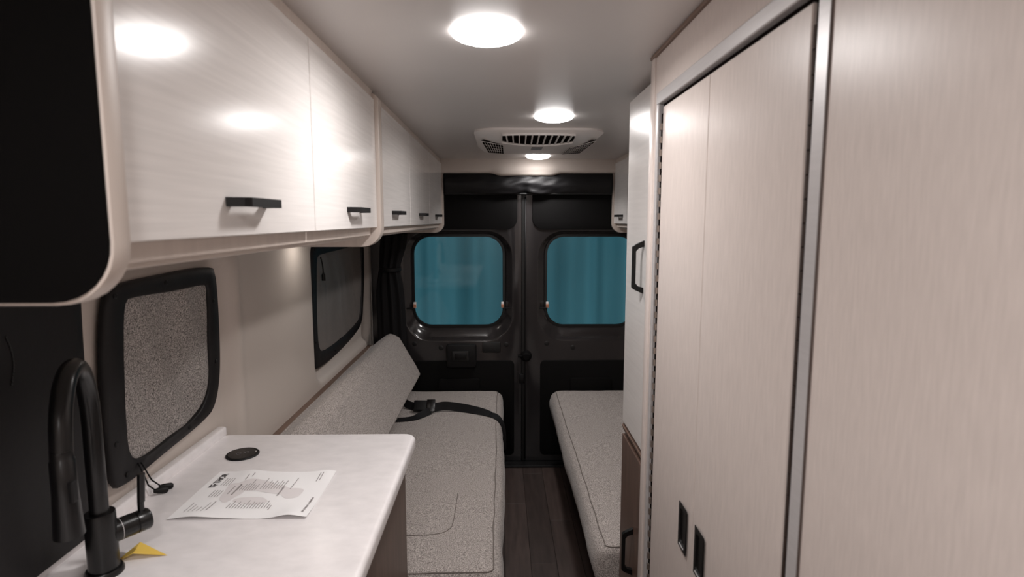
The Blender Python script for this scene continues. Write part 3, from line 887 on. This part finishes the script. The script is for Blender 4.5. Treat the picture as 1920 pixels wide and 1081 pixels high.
# top stitching loop on the left cushion
loop = spline([(-0.50, 1.80, 0), (-0.30, 1.80, 0), (-0.215, 1.806, 0), (-0.180, 1.83, 0), (-0.168, 1.88, 0), (-0.168, 2.10, 0)], 6)
put('stitch_line', tube([(p.x, p.y, 0.4922 + 0.004 * mnoise.noise(Vector((p.x * 4, p.y * 3, 5))) + 0.0005) for p in loop], 0.0014, 6), SEAM, cl, smooth=180)

def bolster():
    prof = [(-0.560, 0.498), (-0.492, 0.600), (-0.484, 0.622), (-0.488, 0.645), (-0.585, 0.825), (-0.603, 0.846), (-0.632, 0.862), (-0.665, 0.862), (-0.745, 0.800), (-0.757, 0.775), (-0.757, 0.520), (-0.745, 0.500)]
    sp_ = spline([Vector((a, 0, b)) for a, b in prof + prof[:1]], 4)[:-1]
    cx, cz = -0.64, 0.67
    R = []
    def ring(y, s):
        return [(cx + (p.x - cx) * s + 0.004 * mnoise.noise(Vector((p.x * 8, y * 3, p.z * 8))), y, cz + (p.z - cz) * s) for p in sp_]
    Y0, Y1 = 1.655, 3.345
    R += [ring(Y0 + 0.03 * (1 - cos(t)), 1 - 0.10 * (1 - sin(t))) for t in [k * pi / 2 / 5 for k in range(6)]]
    R += [ring(Y0 + 0.03 + (Y1 - Y0 - 0.06) * k / 40, 1) for k in range(1, 40)]
    R += [ring(Y1 - 0.03 * (1 - cos(t)), 1 - 0.10 * (1 - sin(t))) for t in [k * pi / 2 / 5 for k in range(5, -1, -1)]]
    return loft(R)
bo = thing('bolster_cushion', 'long grey tweed backrest bolster leaning on the left wall', 'cushion', (-0.64, 2.5, 0.495))
put('cover', bolster(), FABRIC, bo, smooth=180)
for yy in (1.668, 3.330):
    pts = [Vector((a, yy, b)) for a, b in [(-0.495, 0.600), (-0.489, 0.622), (-0.492, 0.645), (-0.590, 0.826), (-0.606, 0.845), (-0.634, 0.860), (-0.662, 0.860)]]
    put('seam', tube(spline(pts, 4), 0.002, 6), SEAM, bo, smooth=180)

# seat belt
def ct_z(x, y): return 0.494 + 0.004 * mnoise.noise(Vector((x * 4, y * 3, 5)))
sbt = thing('seat_belt', 'black webbing seat belt with buckle lying across the left seat cushion', 'seat belt', (-0.3, 3.0, 0.494))
def belt(ctrl, width=0.046):
    """ctrl: x, y, height of the lower edge above the cushion, tilt in degrees (0 flat, 90 on edge)"""
    P = spline([(x, y, h) for x, y, h, t in ctrl], 6)
    T = spline([(t, 0, 0) for x, y, h, t in ctrl], 6)
    pts, wds = [], []
    for p, t in zip(P, T):
        a = radians(t.x)
        pts.append(Vector((p.x, p.y, ct_z(p.x, p.y) + p.z + 0.5 * width * sin(a))))
        wds.append((0, cos(a), sin(a)))
    return ribbon(pts, wds, width, 0.0018)
pA = [(-0.385, 3.030, 0.002, 62), (-0.345, 3.040, 0.004, 66), (-0.310, 3.048, 0.006, 72), (-0.250, 3.050, 0.002, 62), (-0.180, 3.030, 0.0005, 48), (-0.110, 3.000, 0.0005, 30), (-0.062, 2.970, 0.0005, 14)]
put('strap', belt(pA), BLACKF, sbt, smooth=60)
pD = spline([(-0.066, 2.972, 0.4995), (-0.040, 2.955, 0.4985), (-0.016, 2.930, 0.488), (0.004, 2.905, 0.462), (0.015, 2.885, 0.415), (0.017, 2.870, 0.345)], 6)
put('strap', ribbon(pD, [(0.25, 1, 0.15)] * len(pD), 0.046, 0.0018), BLACKF, sbt, smooth=60)
put('strap', belt([(-0.585, 3.120, 0.004, 55), (-0.545, 3.108, 0.010, 60), (-0.505, 3.085, 0.004, 50), (-0.455, 3.055, 0.003, 50)], 0.042), BLACKF, sbt, smooth=60)
put('strap', belt([(-0.585, 2.905, 0.001, 8), (-0.53, 2.905, 0.001, 8), (-0.46, 2.925, 0.001, 12), (-0.42, 2.965, 0.001, 25), (-0.385, 3.005, 0.001, 40)], 0.042), BLACKF, sbt, smooth=60)
bk = box(-0.036, 0.036, -0.030, 0.030, -0.011, 0.011, 0.006, 3)
bmesh.ops.rotate(bk, verts=bk.verts, cent=(0, 0, 0), matrix=Matrix.Rotation(-0.05, 3, 'Z') @ Matrix.Rotation(0.85, 3, 'X'))
bmesh.ops.translate(bk, verts=bk.verts, vec=(-0.440, 3.035, 0.527))
bkl = put('buckle', bk, BLACKP, sbt, smooth=40)
bk = box(-0.020, 0.026, -0.034, 0.034, -0.006, 0.006, 0.003, 2)
bmesh.ops.rotate(bk, verts=bk.verts, cent=(0, 0, 0), matrix=Matrix.Rotation(0.02, 3, 'Z') @ Matrix.Rotation(0.95, 3, 'X'))
bmesh.ops.translate(bk, verts=bk.verts, vec=(-0.385, 3.030, 0.530))
put('latch_tongue', bk, BLACKM, bkl, smooth=40)

# ================================================================== REAR SOFT GOODS
def valance_fn(u, v):
    x = -0.335 + 0.993 * u; z = 1.802 - 0.122 * v
    c = exp(-((x - 0.13) / 0.20) ** 2)
    f = 0.022 * sin(pi * v) + 0.012 * c * v
    wrk = (0.010 * mnoise.noise(Vector((x * 7 + z * 12, z * 22, 4))) + 0.006 * mnoise.noise(Vector((x * 17 - z * 20, z * 35, 8)))) * (0.35 + c)
    pin = 0.016 * exp(-((x - 0.135) / 0.02) ** 2) * sm(0.4, 1, v)
    zz = z + (0.014 * exp(-((x - 0.14) / 0.05) ** 2) - 0.006 * c) * v
    return (x, 3.462 - f - wrk + pin, zz)
vl = thing('rolled_blind', 'wrinkled black fabric blind rolled up above the rear doors', 'blind', (0.14, 3.47, 1.68))
put('fabric', sheet(valance_fn, 90, 18, 0.004, (0, -1, 0)), BLINDF, vl, smooth=180)
put('bottom_bar', box(-0.335, 0.658, 3.460, 3.472, 1.674, 1.684, 0.004), RUBBER, vl, smooth=40)

def curtain():
    R = []
    n = 72
    for k in range(31):
        v = k / 30
        z = 0.52 + 0.93 * v
        wdt = 0.070 - 0.020 * exp(-((v - 0.78) / 0.10) ** 2) + 0.012 * (1 - v)
        cx = -0.660 + 0.004 * sin(v * 5) + 0.035 * sm(0.72, 1.0, v)
        R.append([(cx + (wdt + 0.010 * sin(9 * t + 2 * v)) * cos(t), 3.405 + (0.045 + 0.009 * sin(9 * t + 2 * v)) * sin(t), z) for t in [2 * pi * i / n for i in range(n)]])
    return loft(R)
cn = thing('curtain', 'gathered black curtain hanging in the rear left corner', 'curtain', (-0.66, 3.405, 0.52))
put('folds', curtain(), BLACKF, cn, smooth=180)
put('tie', lathe((-0.655, 3.405, 1.235), [(0.058, -0.012), (0.064, -0.008), (0.064, 0.008), (0.058, 0.012)], n=24), BLACKP, cn, smooth=40)

# ================================================================== CEILING
def ceiling_lamp(label, x, y, watts, spread=172):
    t = thing('ceiling_lamp', label, 'lamp', (x, y, ZC), group='round ceiling lamps')
    put('bezel', lathe((x, y, ZC), [(0.001, 0), (0.067, 0), (0.067, -0.0012), (0.001, -0.0012)], n=40), WHITEP, t, smooth=40)
    put('lens', lathe((x, y, ZC - 0.0012), [(0.0690 * cos(a), -0.019 * sin(a)) for a in [k * pi / 2 / 6 for k in range(7)]], n=32), LENS, t, smooth=60)
    ld = bpy.data.lights.new('led_board', 'AREA')
    ld.shape = 'DISK'; ld.size = 0.10; ld.spread = radians(spread); ld.energy = LAMP_W * watts; ld.color = (1.0, 0.962, 0.948)
    lo = bpy.data.objects.new('led_board', ld); COL.objects.link(lo)
    lo.parent = t; lo.location = (0, 0, -0.0215)
ceiling_lamp('round domed ceiling lamp nearest the viewer, above the worktop end', -0.027, 1.15, 0.82)
ceiling_lamp('round domed ceiling lamp just in front of the air conditioner', 0.182, 2.045, 0.80)
ceiling_lamp('round domed ceiling lamp behind the air conditioner near the rear doors', 0.205, 3.285, 0.55, 135)
ceiling_lamp('added unseen fill lamp, round and domed, right above the viewer', -0.20, 0.00, 1.0)  # out of view, added to carry the light at the front
ceiling_lamp('added unseen fill lamp, round and domed, behind the viewer', 0.00, -0.95, 1.2)  # second added fill lamp, out of view at the back of the viewer

ac = thing('air_conditioner', 'white ceiling air conditioner with louvred outlet and side grilles', 'air conditioner', (0.152, 2.61, ZC))
def acr(ix, iy0, iy1, z, r): return [(a, b, z) for a, b in rrect(-0.108 + ix, 0.412 - ix, 2.300 + iy0, 2.925 - iy1, r, 8)]
put('housing', loft([acr(0, 0, 0, ZC, 0.09), acr(-0.002, -0.002, -0.002, 1.872, 0.09), acr(0.010, 0.02, 0.01, 1.862, 0.085), acr(0.030, 0.14, 0.04, 1.846, 0.08), acr(0.06, 0.20, 0.08, 1.842, 0.07)]), WHITEP, ac, smooth=50)
# outlet on the sloping near side
def slope(y, lift=0.0):
    f = (y - 2.320) / (2.440 - 2.320)
    return 1.862 + (1.846 - 1.862) * f - lift
def slope_pt(x, y, lift): return (x, y, slope(y, lift))
def arch(x): return 2.475 - 0.055 * ((x - 0.150) / 0.15) ** 2
bm = bmesh.new()
xs = [0.005 + 0.29 * k / 24 for k in range(25)]
T = [bm.verts.new(slope_pt(x, 2.325 + 0.01 * abs((x - 0.15) / 0.145) ** 3, 0.0022)) for x in xs]
B = [bm.verts.new(slope_pt(x, arch(x), 0.0022)) for x in xs]
T2 = [bm.verts.new(v.co + Vector((0, 0, 0.004))) for v in T]; B2 = [bm.verts.new(v.co + Vector((0, 0, 0.004))) for v in B]
for k in range(24):
    bm.faces.new((T[k], T[k + 1], B[k + 1], B[k])); bm.faces.new((T[k], T2[k], T2[k + 1], T[k + 1])); bm.faces.new((B[k], B[k + 1], B2[k + 1], B2[k]))
ol = put('outlet', bm, GAP, ac, label='dark louvred air outlet')
for k in range(11):
    x = 0.020 + 0.026 * k
    lean = (x - 0.15) * -0.05
    y0, y1 = 2.324, arch(x) + 0.004
    R = [[(x - 0.0028, y0, slope(y0)), (x + 0.0028, y0, slope(y0)), (x + 0.0028, y0, slope(y0, 0.009)), (x - 0.0028, y0, slope(y0, 0.009))],
         [(x - 0.0028 + lean, y1, slope(y1)), (x + 0.0028 + lean, y1, slope(y1)), (x + 0.0028 + lean, y1, slope(y1, 0.007)), (x - 0.0028 + lean, y1, slope(y1, 0.007))]]
    put('louvre_fin', loft(R), WHITEP, ol)
lip = [slope_pt(x, arch(x) + 0.006, 0.004) for x in xs]
put('outlet_lip', tube(lip, 0.006, 8), WHITEP, ac, smooth=180)
put('outlet_lip', tube([slope_pt(x, 2.320 + 0.01 * abs((x - 0.15) / 0.145) ** 3, 0.003) for x in xs], 0.005, 8), WHITEP, ac, smooth=180)
# side grilles
def grille(quad, nu, nv):
    Q = [Vector(q) for q in quad]
    def P(u, v, lift): 
        p = Q[0].lerp(Q[1], u).lerp(Q[3].lerp(Q[2], u), v); return p + Vector((0, 0, -lift))
    g = put('side_grille', loft([[P(0, 0, -0.006), P(1, 0, -0.006), P(1, 1, -0.006), P(0, 1, -0.006)], [P(0, 0, 0.001), P(1, 0, 0.001), P(1, 1, 0.001), P(0, 1, 0.001)]]), GAP, ac, label='dark side grille')
    for k in range(nu + 1):
        u = k / nu
        put('grille_bar', tube([P(u, 0, 0.0002), P(u, 1, 0.0002)], 0.0013, 5), WHITEP, g)
    for k in range(nv + 1):
        v = k / nv
        put('grille_bar', tube([P(0, v, 0.0002), P(1, v, 0.0002)], 0.0014, 5), WHITEP, g)
grille([(-0.080, 2.41, 1.8430), (0.008, 2.50, 1.8395), (0.012, 2.82, 1.8395), (-0.060, 2.77, 1.8395)], 8, 4)
grille([(0.385, 2.39, 1.8430), (0.300, 2.60, 1.8395), (0.292, 2.84, 1.8395), (0.372, 2.80, 1.8395)], 9, 5)
put('display', box(0.134, 0.182, 2.585, 2.67, 1.8385, 1.843, 0.001), GREYP, ac)
put('sensor', lathe((0.156, 2.535, 1.843), [(0.001, 0), (0.008, 0), (0.007, -0.003), (0.001, -0.004)], n=14), BLACKP, ac)

# ================================================================== OUTSIDE
def teal_fn(u, v):
    x = -2.6 + 5.6 * u
    return (x, 4.75 + 0.035 * sin(x * 17) + 0.02 * sin(x * 41 + 1), -0.4 + 3.6 * v)
put('showroom_curtain', sheet(teal_fn, 280, 2, 0.01, (0, -1, 0)), TEAL, smooth=60, label='pleated teal curtain outside, seen through the rear windows', cat='curtain', base=(0.1, 4.75, -0.4))
